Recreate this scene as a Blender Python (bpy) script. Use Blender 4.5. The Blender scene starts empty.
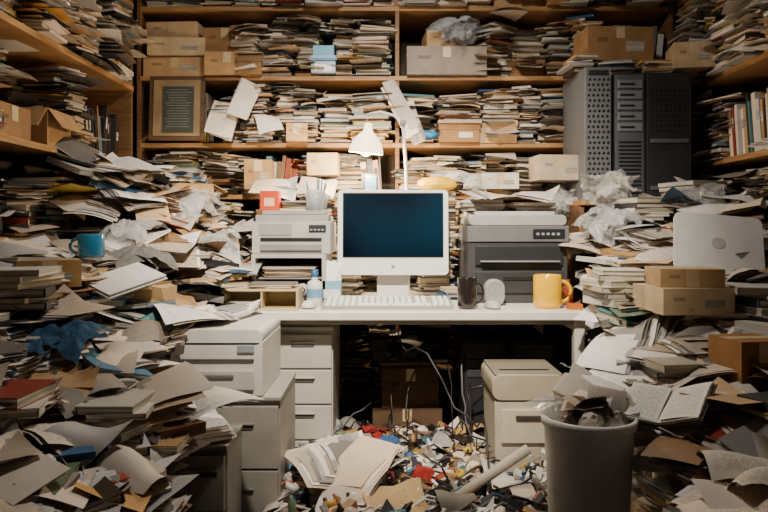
import bpy, math, random
from mathutils import Vector, Matrix, Euler, noise
R = random.Random(11)
U = R.uniform
scene = bpy.context.scene

# ---------------------------------------------------------------- colours
def lin(c):
    return tuple(((v/12.92) if v <= .04045 else ((v+.055)/1.055)**2.4) for v in c)
def hx(s):
    s = s.lstrip('#'); return lin(tuple(int(s[i:i+2], 16)/255 for i in (0, 2, 4)))
def paperc():
    v = U(.72, .98) if R.random() < .72 else U(.42, .72); k = U(.02, .22)
    return lin((v, v*(1-k*.45), v*(1-k)))
TANS = [hx(c) for c in ('b08a5c', 'bf9a6e', '9a744a', 'cbab82', '8f6c48')]
DARKS = [hx(c) for c in ('1d1e22', '2b2a2b', '3a3330', '22262e', '40352c')]
BRIGHT = [hx(c) for c in ('4f7d9c', '94382c', '5c8a8c', 'd09a48', '6b7b5f', '2f5a86', 'b04a2e', 'ccb04c', '2f4f6e', '7a8794')]
def anyc(pt=.10, pd=.07, pb=.03):
    r = R.random()
    if r < pt: return R.choice(TANS)
    if r < pt+pd: return R.choice(DARKS)
    if r < pt+pd+pb: return R.choice(BRIGHT)
    return paperc()

# ---------------------------------------------------------------- materials
def newmat(name):
    m = bpy.data.materials.new(name); m.use_nodes = True
    nt = m.node_tree; b = nt.nodes['Principled BSDF']; return m, nt, b
def vc_mat(name, rough=.6, nscale=30, stretch=(1, 1, 1), lo=.8, metallic=0, alpha=1, bump=0, coat=0, sideonly=False, emit=0):
    m, nt, b = newmat(name)
    N = nt.nodes; L = nt.links
    at = N.new('ShaderNodeAttribute'); at.attribute_name = 'Col'
    tc = N.new('ShaderNodeTexCoord'); mp = N.new('ShaderNodeMapping'); mp.inputs['Scale'].default_value = stretch
    no = N.new('ShaderNodeTexNoise'); no.inputs['Scale'].default_value = nscale; no.inputs['Detail'].default_value = 4
    L.new(tc.outputs['Object'], mp.inputs[0]); L.new(mp.outputs[0], no.inputs['Vector'])
    mr = N.new('ShaderNodeMapRange'); mr.inputs['From Min'].default_value = .35; mr.inputs['From Max'].default_value = .65
    mr.inputs['To Min'].default_value = lo; mr.inputs['To Max'].default_value = 1.0
    L.new(no.outputs['Fac'], mr.inputs['Value'])
    fac = mr.outputs[0]
    if sideonly:   # page-edge lines only on the upright sides of a sheaf
        ge = N.new('ShaderNodeNewGeometry'); sp = N.new('ShaderNodeSeparateXYZ'); L.new(ge.outputs['True Normal'], sp.inputs[0])
        ab = N.new('ShaderNodeMath'); ab.operation = 'ABSOLUTE'; L.new(sp.outputs[2], ab.inputs[0])
        gt = N.new('ShaderNodeMath'); gt.operation = 'GREATER_THAN'; gt.inputs[1].default_value = .6; L.new(ab.outputs[0], gt.inputs[0])
        mx = N.new('ShaderNodeMath'); mx.operation = 'MAXIMUM'; L.new(gt.outputs[0], mx.inputs[0]); L.new(fac, mx.inputs[1]); fac = mx.outputs[0]
    mu = N.new('ShaderNodeVectorMath'); mu.operation = 'SCALE'
    L.new(at.outputs['Color'], mu.inputs[0]); L.new(fac, mu.inputs['Scale'])
    L.new(mu.outputs[0], b.inputs['Base Color'])
    if emit: L.new(mu.outputs[0], b.inputs['Emission Color']); b.inputs['Emission Strength'].default_value = emit
    b.inputs['Roughness'].default_value = rough; b.inputs['Metallic'].default_value = metallic
    b.inputs['Alpha'].default_value = alpha; b.inputs['Coat Weight'].default_value = coat
    if bump:
        bp = N.new('ShaderNodeBump'); bp.inputs['Strength'].default_value = bump; bp.inputs['Distance'].default_value = .01
        L.new(no.outputs['Fac'], bp.inputs['Height']); L.new(bp.outputs[0], b.inputs['Normal'])
    return m
M_PAPER = vc_mat('paper_edges', .8, 1, (5, 5, 230), .40, sideonly=True)
M_SHEET = vc_mat('paper_sheet', .6, 9, lo=.86)
M_PLAST = vc_mat('plastic', .42, 14, lo=.9)
M_GLOSS = vc_mat('glazed', .15, 5, lo=.95, coat=.5)
M_METAL = vc_mat('painted_metal', .45, 10, lo=.88, metallic=.15)
M_CARD = vc_mat('cardboard', .85, 12, lo=.78, bump=.1)
M_CLOTH = vc_mat('cloth', .95, 60, lo=.7, bump=.3)
M_WOOD = vc_mat('shelf_wood', .6, 3, (1.5, 1.5, 22), .6, bump=.1)
M_BAG = vc_mat('plastic_film', .22, 20, lo=.9, alpha=.42)
M_SHADE = vc_mat('lamp_shade', .5, 5, lo=.95, emit=4)
def printed():
    m, nt, b = newmat('printed_paper'); N = nt.nodes; L = nt.links
    at = N.new('ShaderNodeAttribute'); at.attribute_name = 'Col'
    uv = N.new('ShaderNodeUVMap'); uv.uv_map = 'UVMap'
    sp = N.new('ShaderNodeSeparateXYZ'); L.new(uv.outputs[0], sp.inputs[0])
    def math_(op, a, bb=None, c=None):
        n = N.new('ShaderNodeMath'); n.operation = op
        for i, v in enumerate((a, bb, c)):
            if v is None: continue
            if isinstance(v, (int, float)): n.inputs[i].default_value = v
            else: L.new(v, n.inputs[i])
        return n.outputs[0]
    v30 = math_('MULTIPLY', sp.outputs[1], 34)
    fr = math_('FRACT', v30); fl = math_('FLOOR', v30)
    line = math_('GREATER_THAN', fr, .55)
    cb = N.new('ShaderNodeCombineXYZ'); L.new(math_('MULTIPLY', sp.outputs[0], 16), cb.inputs[0]); L.new(math_('MULTIPLY', fl, 3.7), cb.inputs[1])
    no = N.new('ShaderNodeTexNoise'); no.inputs['Scale'].default_value = 1.0; L.new(cb.outputs[0], no.inputs['Vector'])
    word = math_('GREATER_THAN', no.outputs['Fac'], .46)
    mx = math_('COMPARE', sp.outputs[0], .5, .4); my = math_('COMPARE', sp.outputs[1], .5, .42)
    ink = math_('MULTIPLY', math_('MULTIPLY', line, word), math_('MULTIPLY', mx, my))
    ink = math_('MULTIPLY', ink, .45)
    mix = N.new('ShaderNodeMixRGB'); L.new(ink, mix.inputs[0]); L.new(at.outputs['Color'], mix.inputs[1]); mix.inputs[2].default_value = (.08, .08, .09, 1)
    L.new(mix.outputs[0], b.inputs['Base Color']); b.inputs['Roughness'].default_value = .6
    return m
M_PRINT = printed()
def screen_mat():
    m, nt, b = newmat('monitor_screen'); N = nt.nodes; L = nt.links
    tc = N.new('ShaderNodeTexCoord'); gr = N.new('ShaderNodeTexNoise'); gr.inputs['Scale'].default_value = 2.2; gr.inputs['Detail'].default_value = 0
    L.new(tc.outputs['Object'], gr.inputs['Vector'])
    cr = N.new('ShaderNodeValToRGB'); cr.color_ramp.elements[0].color = (.001, .003, .008, 1); cr.color_ramp.elements[1].color = (.004, .022, .042, 1)
    cr.color_ramp.elements[0].position = .38; cr.color_ramp.elements[1].position = .70
    L.new(gr.outputs['Fac'], cr.inputs[0]); L.new(cr.outputs[0], b.inputs['Base Color']); L.new(cr.outputs[0], b.inputs['Emission Color'])
    b.inputs['Emission Strength'].default_value = .15; b.inputs['Roughness'].default_value = .22; b.inputs['Specular IOR Level'].default_value = .2
    return m
M_SCREEN = screen_mat()
def bulb_mat():
    m, nt, b = newmat('bulb_glow'); b.inputs['Emission Color'].default_value = (1, .86, .66, 1); b.inputs['Emission Strength'].default_value = 60
    return m
M_BULB = bulb_mat()
def simple(name, c1, c2, scale, rough=.8):
    m, nt, b = newmat(name); N = nt.nodes; L = nt.links
    tc = N.new('ShaderNodeTexCoord'); no = N.new('ShaderNodeTexNoise'); no.inputs['Scale'].default_value = scale; no.inputs['Detail'].default_value = 6
    L.new(tc.outputs['Object'], no.inputs['Vector']); cr = N.new('ShaderNodeValToRGB')
    cr.color_ramp.elements[0].position = .3; cr.color_ramp.elements[1].position = .7
    cr.color_ramp.elements[0].color = (*c1, 1); cr.color_ramp.elements[1].color = (*c2, 1)
    L.new(no.outputs['Fac'], cr.inputs[0]); L.new(cr.outputs[0], b.inputs['Base Color']); b.inputs['Roughness'].default_value = rough
    return m
M_WALL = simple('wall_plaster', hx('4a3f33'), hx('5a4d3e'), 4)
M_CEIL = simple('ceiling_plaster', hx('4a4138'), hx('5a5046'), 3)
M_FLOOR = simple('floor_vinyl', hx('2e2925'), hx('453c34'), 6, .55)

# ---------------------------------------------------------------- mesh builder
def rotm(r):
    if r is None: return Matrix.Identity(3)
    if isinstance(r, (int, float)): return Matrix.Rotation(r, 3, 'Z')
    if isinstance(r, Matrix): return r
    return Euler(r).to_matrix()
import bmesh
ICO = {}
for lv in (2, 3, 4, 5):
    bm = bmesh.new(); bmesh.ops.create_icosphere(bm, subdivisions=lv, radius=1)
    ICO[lv] = ([v.co.copy() for v in bm.verts], [tuple(v.index for v in f.verts) for f in bm.faces]); bm.free()
class B:
    def __init__(s, name): s.name = name; s.v = []; s.f = []; s.c = []; s.m = []; s.sm = []; s.mats = []; s.uv = {}
    def mi(s, m):
        if m not in s.mats: s.mats.append(m)
        return s.mats.index(m)
    def add(s, vs, fs, col, mat, smooth=False):
        o = len(s.v); s.v += [tuple(v) for v in vs]; s.c += [col]*len(vs); k = s.mi(mat)
        for f in fs: s.f.append(tuple(i+o for i in f)); s.m.append(k); s.sm.append(smooth)
        return o
    def box(s, c, size, rot=None, col=(.5, .5, .5), mat=None, taper=1):
        m = rotm(rot); c = Vector(c); x, y, z = (q/2 for q in size)
        vs = []
        for dz in (-1, 1):
            t = taper if dz > 0 else 1
            for dx, dy in ((-1, -1), (1, -1), (1, 1), (-1, 1)):
                vs.append(c+m@Vector((dx*x*t, dy*y*t, dz*z)))
        s.add(vs, [(3, 2, 1, 0), (4, 5, 6, 7), (0, 1, 5, 4), (1, 2, 6, 5), (2, 3, 7, 6), (3, 0, 4, 7)], col, mat or M_PLAST)
    def bx(s, x0, x1, y0, y1, z0, z1, col, mat=None, **k):
        s.box(((x0+x1)/2, (y0+y1)/2, (z0+z1)/2), (x1-x0, y1-y0, z1-z0), None, col, mat, **k)
    def lathe(s, c, prof, col, mat=None, seg=28, rot=None, smooth=True, sx=1, sy=1):
        m = rotm(rot); c = Vector(c); vs = []; fs = []; n = len(prof)
        for i in range(seg):
            a = 2*math.pi*i/seg
            for r, z in prof: vs.append(c+m@Vector((r*math.cos(a)*sx, r*math.sin(a)*sy, z)))
        for i in range(seg):
            j = (i+1) % seg
            for k in range(n-1): fs.append((i*n+k, j*n+k, j*n+k+1, i*n+k+1))
        s.add(vs, fs, col, mat or M_PLAST, smooth)
    def tube(s, pts, r, col, mat=None, seg=8, smooth=True):
        pts = [Vector(p) for p in pts]; vs = []; fs = []; n = len(pts)
        for i, p in enumerate(pts):
            t = (pts[min(i+1, n-1)]-pts[max(i-1, 0)]).normalized()
            a = t.cross(Vector((0, 0, 1)) if abs(t.z) < .9 else Vector((1, 0, 0))).normalized(); b = t.cross(a)
            for k in range(seg):
                g = 2*math.pi*k/seg; vs.append(p+(a*math.cos(g)+b*math.sin(g))*r)
        for i in range(n-1):
            for k in range(seg):
                l = (k+1) % seg; fs.append((i*seg+k, i*seg+l, (i+1)*seg+l, (i+1)*seg+k))
        fs.append(tuple(range(seg))); fs.append(tuple(range((n-1)*seg, n*seg)))
        s.add(vs, fs, col, mat or M_PLAST, smooth)
    def prism(s, c, w, h, d, rad, rot=None, col=(.8, .8, .8), mat=None, seg=5):
        """rounded rectangle in local XZ, extruded along local Y"""
        m = rotm(rot); c = Vector(c); pl = []
        for cx, cz, a0 in ((w/2-rad, h/2-rad, 0), (-w/2+rad, h/2-rad, 90), (-w/2+rad, -h/2+rad, 180), (w/2-rad, -h/2+rad, 270)):
            for i in range(seg+1):
                a = math.radians(a0+90*i/seg); pl.append((cx+rad*math.cos(a), cz+rad*math.sin(a)))
        n = len(pl)
        vs = [c+m@Vector((x, -d/2, z)) for x, z in pl]+[c+m@Vector((x, d/2, z)) for x, z in pl]
        fs = [tuple(range(n)), tuple(range(2*n-1, n-1, -1))]+[(i, i+n, (i+1) % n+n, (i+1) % n) for i in range(n)]
        s.add(vs, fs, col, mat or M_PLAST)
    def sheet(s, c, rot, w=.21, h=.297, curl=.03, twist=.0, col=None, mat=None, n=6, ph=None, pos=False):
        m = rotm(rot); c = Vector(c); vs = []; fs = []; col = col or paperc()
        aa = U(-1, 1)
        if ph is None: ph = U(0, 6.28)
        else: aa = .5
        dog = R.random() < .3
        for i in range(n):
            for j in range(n):
                u = i/(n-1)-.5; v = j/(n-1)-.5
                z = curl*(1-4*(u*math.cos(ph)+v*math.sin(ph))**2)+twist*u*v*4+curl*.3*math.sin(6*v+ph)*aa
                if dog and u+v > .6: z += (u+v-.6)*.09
                vs.append(c+m@Vector((u*w, v*h, z)))
        for i in range(n-1):
            for j in range(n-1): fs.append((i*n+j, (i+1)*n+j, (i+1)*n+j+1, i*n+j+1))
        mat = mat or (M_PRINT if R.random() < .45 else M_SHEET)
        o = s.add(vs, fs, col, mat, True)
        if mat is M_PRINT:
            for i in range(n):
                for j in range(n): s.uv[o+i*n+j] = (i/(n-1), j/(n-1))
    def ball(s, c, r, col=None, mat=None, lv=3, amp=.16, sc=(1, 1, 1), freq=1.6, smooth=False, rot=None):
        """crumpled lump: low frequency lobes plus creased facets"""
        vs, fs = ICO[lv]; off = Vector((U(-50, 50), U(-50, 50), U(-50, 50))); m = rotm(rot or (U(0, 6), U(0, 6), U(0, 6))); c = Vector(c)
        out = []
        for v in vs:
            q = v*freq+off
            d = noise.voronoi(q*1.3)[0]
            k = 1+amp*1.1*noise.noise(q*.8)+amp*(d[0]*2-1)+amp*.5*(abs(noise.noise(q*2.6))*2-.5)
            p = m@(v*r*k); out.append(c+Vector((p.x*sc[0], p.y*sc[1], p.z*sc[2])))
        s.add(out, fs, col or paperc(), mat or M_SHEET, smooth)
    def film(s, c, rot, w, h, amp=.03, droop=.1, col=None, mat=None, n=30, smooth=True):
        """crumpled draped plastic sheet"""
        m = rotm(rot); c = Vector(c); off = Vector((U(-50, 50), U(-50, 50), 0)); vs = []; fs = []
        for i in range(n):
            for j in range(n):
                u = i/(n-1)-.5; v = j/(n-1)-.5; q = Vector((u*w*11, v*h*11, 0))+off
                z = amp*(1-2.4*abs(noise.noise(q)))+amp*.6*(1-2.4*abs(noise.noise(q*2.3)))-droop*4*(u*u+v*v)*(.5+.5*noise.noise(q*.3+off))
                jx = .5*amp*noise.noise(q*1.2+Vector((9, 0, 0))); jy = .5*amp*noise.noise(q*1.2+Vector((0, 9, 0)))
                e = 1+.16*noise.noise(Vector((math.atan2(v, u)*2, 0, off.x)))
                vs.append(c+m@Vector((u*w*e+jx, v*h*e+jy, z)))
        for i in range(n-1):
            for j in range(n-1): fs.append((i*n+j, (i+1)*n+j, (i+1)*n+j+1, i*n+j+1))
        s.add(vs, fs, col or hx('d8d8d6'), mat or M_BAG, smooth)
    def fan(s, c, rot, n=8, w=.21, h=.297, spread=.06, curl=.01, col=None, slide=1):
        """a sheaf of papers slid sideways like a hand of cards"""
        m = rotm(rot); ph = U(0, 6.28); p = Vector(c); a = 0; dx = U(-.014, .014)*slide; dy = U(-.018, .018)*slide
        for k in range(n):
            a += U(-.05, spread)
            s.sheet(p+m@Vector((dx*k+U(-.012, .012), dy*k+U(-.012, .012), k*.0028)), m@Matrix.Rotation(a, 3, 'Z'), w*U(.9, 1), h*U(.9, 1), curl+U(0, .004), 0, col=col if (col and R.random() < .5) else None, ph=ph)
    def build(s, bevel=0):
        me = bpy.data.meshes.new(s.name); me.from_pydata(s.v, [], s.f)
        for m in s.mats: me.materials.append(m)
        me.polygons.foreach_set('material_index', s.m); me.polygons.foreach_set('use_smooth', s.sm)
        ca = me.color_attributes.new('Col', 'FLOAT_COLOR', 'POINT')
        ca.data.foreach_set('color', [x for c in s.c for x in (c[0], c[1], c[2], 1)])
        if s.uv:
            uv = me.uv_layers.new(name='UVMap')
            li = [0]*len(me.loops); me.loops.foreach_get('vertex_index', li)
            d = []
            for i in li: d += s.uv.get(i, (0, 0))
            uv.data.foreach_set('uv', d)
        xs = [v[0] for v in s.v]; ys = [v[1] for v in s.v]; zs = [v[2] for v in s.v]
        o = Vector(((min(xs)+max(xs))/2, (min(ys)+max(ys))/2, min(zs)))
        me.transform(Matrix.Translation(-o)); me.update()
        ob = bpy.data.objects.new(s.name, me); ob.location = o
        scene.collection.objects.link(ob)
        if bevel:
            b = ob.modifiers.new('bevel', 'BEVEL'); b.width = bevel; b.segments = 2; b.limit_method = 'ANGLE'; b.angle_limit = math.radians(50)
        return ob

# ---------------------------------------------------------------- clutter generators
def book(b, c, w, d, t, rot, cov=None):
    m = rotm(rot); c = Vector(c); cov = cov or R.choice(DARKS+BRIGHT+TANS+[paperc() for _ in range(12)])
    ct = min(.003, t*.18)
    b.box(c+m@Vector((.003, 0, 0)), (w-.008, d-.008, t-2*ct), m, lin((.88, .84, .74)), M_PAPER)
    b.box(c+m@Vector((0, 0, t/2-ct/2)), (w, d, ct), m, cov, M_PLAST)
    b.box(c+m@Vector((0, 0, -t/2+ct/2)), (w, d, ct), m, cov, M_PLAST)
    b.box(c+m@Vector((-w/2+ct/2, 0, 0)), (ct, d, t-.0005), m, cov, M_PLAST)
def stack(b, x, y, z0, z1, w=.21, d=.3, yaw=0, jit=.012, yj=.06, thick=1, pal=(.10, .07, .03), lean=(0, 0), pbook=.16):
    z = 0; m0 = Euler((lean[0], lean[1], 0)).to_matrix(); base = Vector((x, y, z0)); cur = 0
    H = (z1-z0)
    while z < H:
        r = R.random(); jx = R.gauss(0, jit); jy = R.gauss(0, jit); a = yaw+R.gauss(0, yj)
        if R.random() < .06: cur += R.gauss(0, yj*2)
        a += cur
        ww = w*U(.82, 1.06); dd = d*U(.84, 1.06)
        if r < pbook: t = U(.010, .028)*thick
        elif r < .55: t = U(.003, .018)*thick
        else: t = U(.0015, .004)*thick
        c = base+m0@Vector((jx, jy, z+t/2)); mm = m0@Matrix.Rotation(a, 3, 'Z')
        if r < pbook: book(b, c, ww*.92, dd*.9, t, mm@Matrix.Rotation(R.choice((0, math.pi)), 3, 'Z'))
        elif r < .55: b.box(c, (ww, dd, t), mm, anyc(*pal), M_PAPER)
        else: b.box(c, (ww, dd, t), mm@Matrix.Rotation(R.gauss(0, yj*1.3), 3, 'Z'), anyc(pal[0]*1.4, pal[1], pal[2]*1.5), M_PAPER)
        z += t+U(0, .0026)
    return z0+z
def vbooks(b, org, yaw, length, z0, hmax, depth, dark=.5):
    m = rotm(yaw); org = Vector(org); x = 0; lean = U(-.14, .14)
    while x < length-.03:
        t = U(.006, .04); h = hmax*U(.72, .97); d = depth*U(.8, 1)
        col = R.choice(DARKS) if R.random() < dark else anyc(.15, .1, .35)
        c = org+m@Vector((x+t/2, d/2+U(-.01, .01), 0)); c.z = z0+h/2
        mm = m@Euler((0, lean+R.gauss(0, .02), 0)).to_matrix()
        b.box(c, (t*.94, d, h), mm, col, M_PLAST)
        b.box(c+mm@Vector((0, .003, h/2)), (t*.75, d-.01, .004), mm, lin((.8, .76, .66)), M_PAPER)
        if R.random() < .5 and t > .015:
            b.box(c+mm@Vector((0, -d/2, h*.18)), (t*.66, .001, h*.2), mm, paperc(), M_PAPER)
        x += t+.001
def minibox(b, c, w, d, h, yaw):
    col = R.choice(TANS); m = rotm(yaw); c = Vector(c)+Vector((0, 0, h/2))
    b.box(c, (w, d, h), m, col, M_CARD); b.box(c+Vector((0, 0, -.0+h/2+.002)), (w+.008, d+.008, .004), m, col, M_CARD)
    b.box(c+m@Vector((0, 0, h/2-.016)), (w+.009, d+.009, .03), m, tuple(v*.85 for v in col), M_CARD)
    b.box(c+m@Vector((U(-.2, .2)*w, -d/2-.001, -h*.1)), (w*.35, .001, h*.3), m, paperc(), M_PAPER)
def fill(b, org, yaw, length, z0, gap, depth, vprob=.15, dark=.5, pal=(.12, .07, .03), skip=(), hmin=.78, mess=1, bprob=.1):
    m = rotm(yaw); org = Vector(org); x = 0
    while x < length-.08:
        w = U(.12, .25)
        if x+w > length: w = length-x
        if any(a < x+w*.5 < c for a, c in skip): x += .04; continue
        if w < .08: break
        rr = R.random()
        if rr < vprob:
            L_ = min(length-x, U(.12, .3)); vbooks(b, org+m@Vector((x, U(0, .03), 0)), yaw, L_, z0, min(gap-.03, .31), min(depth, .24), dark); x += L_+.02; continue
        d = min(depth-.02, U(.26, .38)); h = gap*U(hmin, .98)
        c = org+m@Vector((x+w/2, d/2+U(-.09, .03), 0)); zb = z0; hh = h
        if rr < vprob+bprob and gap > .26:
            bh = U(.08, .14); minibox(b, (c.x, c.y, z0+.0005), w*.95, d*.9, bh, yaw+U(-.05, .05)); zb = z0+bh+.006; hh = h-bh
        cut = U(.35, .8)
        top = stack(b, c.x, c.y, zb, zb+hh*cut, w*1.0, d, yaw+U(-.08, .08), .010, .06, 1.0, pal, pbook=.25)
        top = stack(b, c.x+U(-.02, .02), c.y+U(-.03, .02), top, z0+h-.012, w*.97, d*.9, yaw+U(-.3, .3), .018, .14, .8, pal, lean=(U(-.03, .09), U(-.08, .08)))
        for _ in range(int(R.randint(2, 6)*mess)):
            q = org+m@Vector((x+w/2+U(-.05, .05), U(-.05, .03), 0)); q.z = z0+U(.03, max(.04, h-.01))
            mm = m@Euler((U(-.03, .25), U(-.12, .12), U(-.4, .4))).to_matrix()
            b.sheet(q, mm, U(.12, .19), .18, curl=U(-.010, .015), col=anyc(.1, .02, .05))
        x += w+U(-.015, .006)

def cardboard_box(c, size, yaw=0, col=None, opened=False, tilt=(0, 0)):
    b = B('cardboard_box'); col = col or R.choice(TANS); w, d, h = size; m = Euler((tilt[0], tilt[1], yaw)).to_matrix(); c = Vector(c)+Vector((0, 0, h/2))
    P = lambda x, y, z: c+m@Vector((x, y, z))
    dk = tuple(v*.6 for v in col)
    if opened:
        t = .005
        b.box(P(0, 0, -h/2+t/2), (w, d, t), m, col, M_CARD)
        for sx in (-1, 1): b.box(P(sx*(w/2-t/2), 0, 0), (t, d, h), m, col, M_CARD)
        for sy in (-1, 1): b.box(P(0, sy*(d/2-t/2), 0), (w-2*t, t, h), m, col, M_CARD)
        for sx in (-1, 1):
            f = d*.4; a = U(.3, .9)
            mm = m@Euler((0, sx*a, 0)).to_matrix(); b.box(P(sx*(w/2+math.cos(a)*f/2), 0, h/2-math.sin(a)*f/2+.003), (f, d, t*.7), mm, col, M_CARD)
        a = U(.5, 1.1); f = d*.35
        mm = m@Euler((a, 0, 0)).to_matrix(); b.box(P(0, -d/2-math.cos(a)*f/2, h/2-math.sin(a)*f/2+.003), (w*.98, f, t*.7), mm, col, M_CARD)
        for _ in range(7): b.sheet(P(U(-.2, .2)*w, U(-.2, .2)*d, h*U(.2, .5)), m@Euler((U(-.6, .6), U(-.6, .6), U(0, 3))).to_matrix(), min(w, .2)*.8, min(d, .25)*.8)
    else:
        b.box(P(0, 0, 0), (w, d, h), m, col, M_CARD)
        for sy in (-1, 1): b.box(P(0, sy*(d/4+.001), h/2+.0015), (w, d/2-.004, .003), m, col, M_CARD)
        b.box(P(0, 0, h/2+.0035), (w*.99, .045, .001), m, hx('c9b48c'), M_PLAST)
        b.box(P(0, -d/2-.0006, h/2-.03), (.045, .001, .06), m, hx('c9b48c'), M_PLAST)
        if R.random() < .5: b.box(P(w*.22, -d/2-.0008, -h*.08), (w*.28, .001, h*.3), m, lin((.75, .72, .65)), M_PAPER)
        b.box(P(-w*.28, -d/2-.0008, h*.12), (w*.16, .001, h*.12), m, dk, M_CARD)
    return b.build()

# ================================================================= ROOM
def shell(name, x0, x1, y0, y1, z0, z1, mat):
    b = B(name); b.bx(x0, x1, y0, y1, z0, z1, (.5, .5, .5), mat); b.build()
XL, XR, YB, ZC = -1.86, 2.10, 4.42, 2.95
shell('floor', XL-.1, XR+.1, -1.2, YB+.1, -.1, 0, M_FLOOR)
shell('ceiling', XL-.1, XR+.1, -1.2, YB+.1, ZC, ZC+.1, M_CEIL)
shell('wall_back', XL-.1, XR+.1, YB, YB+.1, 0, ZC, M_WALL)
shell('wall_left', XL-.1, XL, -1.2, YB, 0, ZC, M_WALL)
shell('wall_right', XR, XR+.1, -1.2, YB, 0, ZC, M_WALL)

WOOD = hx('b98a56'); WOOD2 = hx('86623e')
FB = 3.97
BZ = [.12, .62, .97, 1.30, 1.60, 1.99, 2.395]
b = B('bookcase')
for z in BZ: b.bx(-1.42, 1.66, FB, YB-.005, z-.026, z, WOOD, M_WOOD)
b.bx(-1.42, 1.66, FB, YB-.005, 2.80, 2.826, WOOD, M_WOOD)
for x in (-1.44, .065, 1.66): b.bx(x, x+.024, FB+.004, YB-.006, 0, 2.80, WOOD2, M_WOOD)
b.build(.002)
LF = -1.44
LZ = [.35, .72, 1.07, 1.46, 1.92, 2.395]
b = B('side_bookcase')
for z in LZ: b.bx(XL+.005, LF, 1.3, 3.93, z-.028, z, WOOD, M_WOOD)
for y in (1.3, 3.90): b.bx(XL+.006, LF-.004, y, y+.026, 0, 2.8, WOOD2, M_WOOD)
b.build(.002)
RF = 1.72
RZ = [.4, .8, 1.10, 1.46, 1.90, 2.395]
b = B('side_bookcase')
for z in RZ: b.bx(RF, XR-.005, 1.3, 4.4, z-.028, z, WOOD, M_WOOD)
for y in (1.3, 4.37): b.bx(RF+.004, XR-.006, y, y+.026, 0, 2.8, WOOD2, M_WOOD)
b.bx(1.0, RF-.002, 3.47, FB-.002, 1.222, 1.25, WOOD, M_WOOD)
b.bx(1.0, 1.024, 3.49, FB-.004, 0, 1.222, WOOD2, M_WOOD)
b.build(.002)

# ---- shelf contents
b = B('shelf_paper_stacks')
for i, z in enumerate(BZ):
    gap = (BZ+[2.80])[i+1]-z-.03 if i < len(BZ)-1 else .37
    for x0, x1 in ((-1.41, .06), (.095, 1.655)):
        if z < .9: pal = (.2, .4, .02)
        else: pal = (.13, .05, .06)
        sk = ()
        if i == 5 and x0 < 0: sk = ((-.1, .62), (.98, 1.15))
        if i == 5 and x0 > 0: sk = ((.0, .52),)
        if i == 4 and x0 < 0: sk = ((-.1, .36),)
        fill(b, (x0, FB+.02, 0), 0, x1-x0, z, gap, .40, vprob=.06, dark=.2, pal=pal, skip=sk, bprob=.12)
b.build()
b = B('shelf_paper_stacks')
for i, z in enumerate(LZ):
    gap = (LZ+[2.8])[i+1]-z-.03 if i < 5 else .37
    if z < .6: continue
    sk = ((1.25, 1.95),) if i == 3 else ()
    fill(b, (LF-.02, 1.33, 0), math.pi/2, 2.56, z, gap, .38, vprob=.5 if i in (2,) else (.25 if i == 3 else .08), dark=.7, pal=(.16, .12, .06), skip=sk, hmin=.65)
b.build()
b = B('shelf_paper_stacks')
for i, z in enumerate(RZ):
    gap = (RZ+[2.8])[i+1]-z-.03 if i < 5 else .37
    if z < .6: continue
    fill(b, (RF+.02, 4.36, 0), -math.pi/2, 3.0, z, gap, .34, vprob=.10, dark=.3, pal=(.16, .10, .05), hmin=.7)
b.build()

# ---- boxes on shelves
cardboard_box((-1.22, 4.10, 1.99), (.36, .26, .11), 0, TANS[1]); cardboard_box((-1.21, 4.08, 2.108), (.33, .26, .10), .05, hx('cdb58e'))
cardboard_box((-1.23, 4.10, 2.215), (.30, .25, .09), -.06, TANS[3])
cardboard_box((-.91, 4.06, 1.99), (.26, .25, .13), .04, TANS[0]); cardboard_box((-.92, 4.08, 2.127), (.25, .24, .14), -.04, TANS[2])
cardboard_box((.36, 4.05, 1.99), (.46, .24, .16), .02, hx('8f8478')); cardboard_box((.36, 4.09, 2.157), (.24, .2, .1), .1, TANS[1])
cardboard_box((-.50, 3.93, 1.60), (.12, .10, .10), .1, hx('c09b6a'))
cardboard_box((-.34, 3.86, 1.40), (.17, .14, .12), -.05, hx('c9ad80'))
cardboard_box((-.70, 3.84, 1.32), (.15, .14, .16), .05, hx('b08a58'))
cardboard_box((-1.60, 3.05, 1.46), (.22, .3, .16), math.pi/2, TANS[0], True)
cardboard_box((-1.60, 2.72, 1.46), (.24, .26, .13), math.pi/2, TANS[2])
cardboard_box((1.27, 3.80, 2.01), (.36, .24, .18), .05, TANS[2])
cardboard_box((1.62, 3.62, 1.933), (.2, .22, .13), -.2, TANS[3])
cardboard_box((.93, 3.70, 1.36), (.24, .18, .13), .1, hx('c5b49a'))
cardboard_box((.64, 3.80, 1.32), (.20, .14, .085), -.05, hx('d9d2c2'))
b = B('storage_tub'); b.bx(-.42, -.28, 3.93, 4.05, 2.0, 2.10, hx('9fb6c4'), M_PLAST); b.bx(-.43, -.27, 3.92, 4.06, 2.07, 2.085, hx('3f7fa8'), M_PLAST); b.bx(-.40, -.30, 3.929, 3.931, 2.01, 2.05, hx('e8e8e2'), M_PLAST)
b.bx(-.41, -.29, 3.94, 4.04, 2.10, 2.16, hx('5aa0c4')); b.build(.004)

b = B('picture_frame')
mt = Euler((-.08, 0, 0)).to_matrix(); o = Vector((-1.20, 3.965, 1.80))
b.box(o, (.32, .02, .38), mt, hx('6d5136'), M_WOOD)
b.box(o+mt@Vector((0, -.012, 0)), (.27, .006, .33), mt, hx('a58a64'), M_CARD)
b.box(o+mt@Vector((.01, -.017, -.01)), (.18, .005, .27), mt, hx('4c5048'), M_PLAST)
for k in range(15): b.box(o+mt@Vector((.01, -.0205, .105-k*.0155)), (.15*U(.7, 1), .001, .004), mt, hx('8f948a'), M_PLAST)
b.build(.002)

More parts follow.
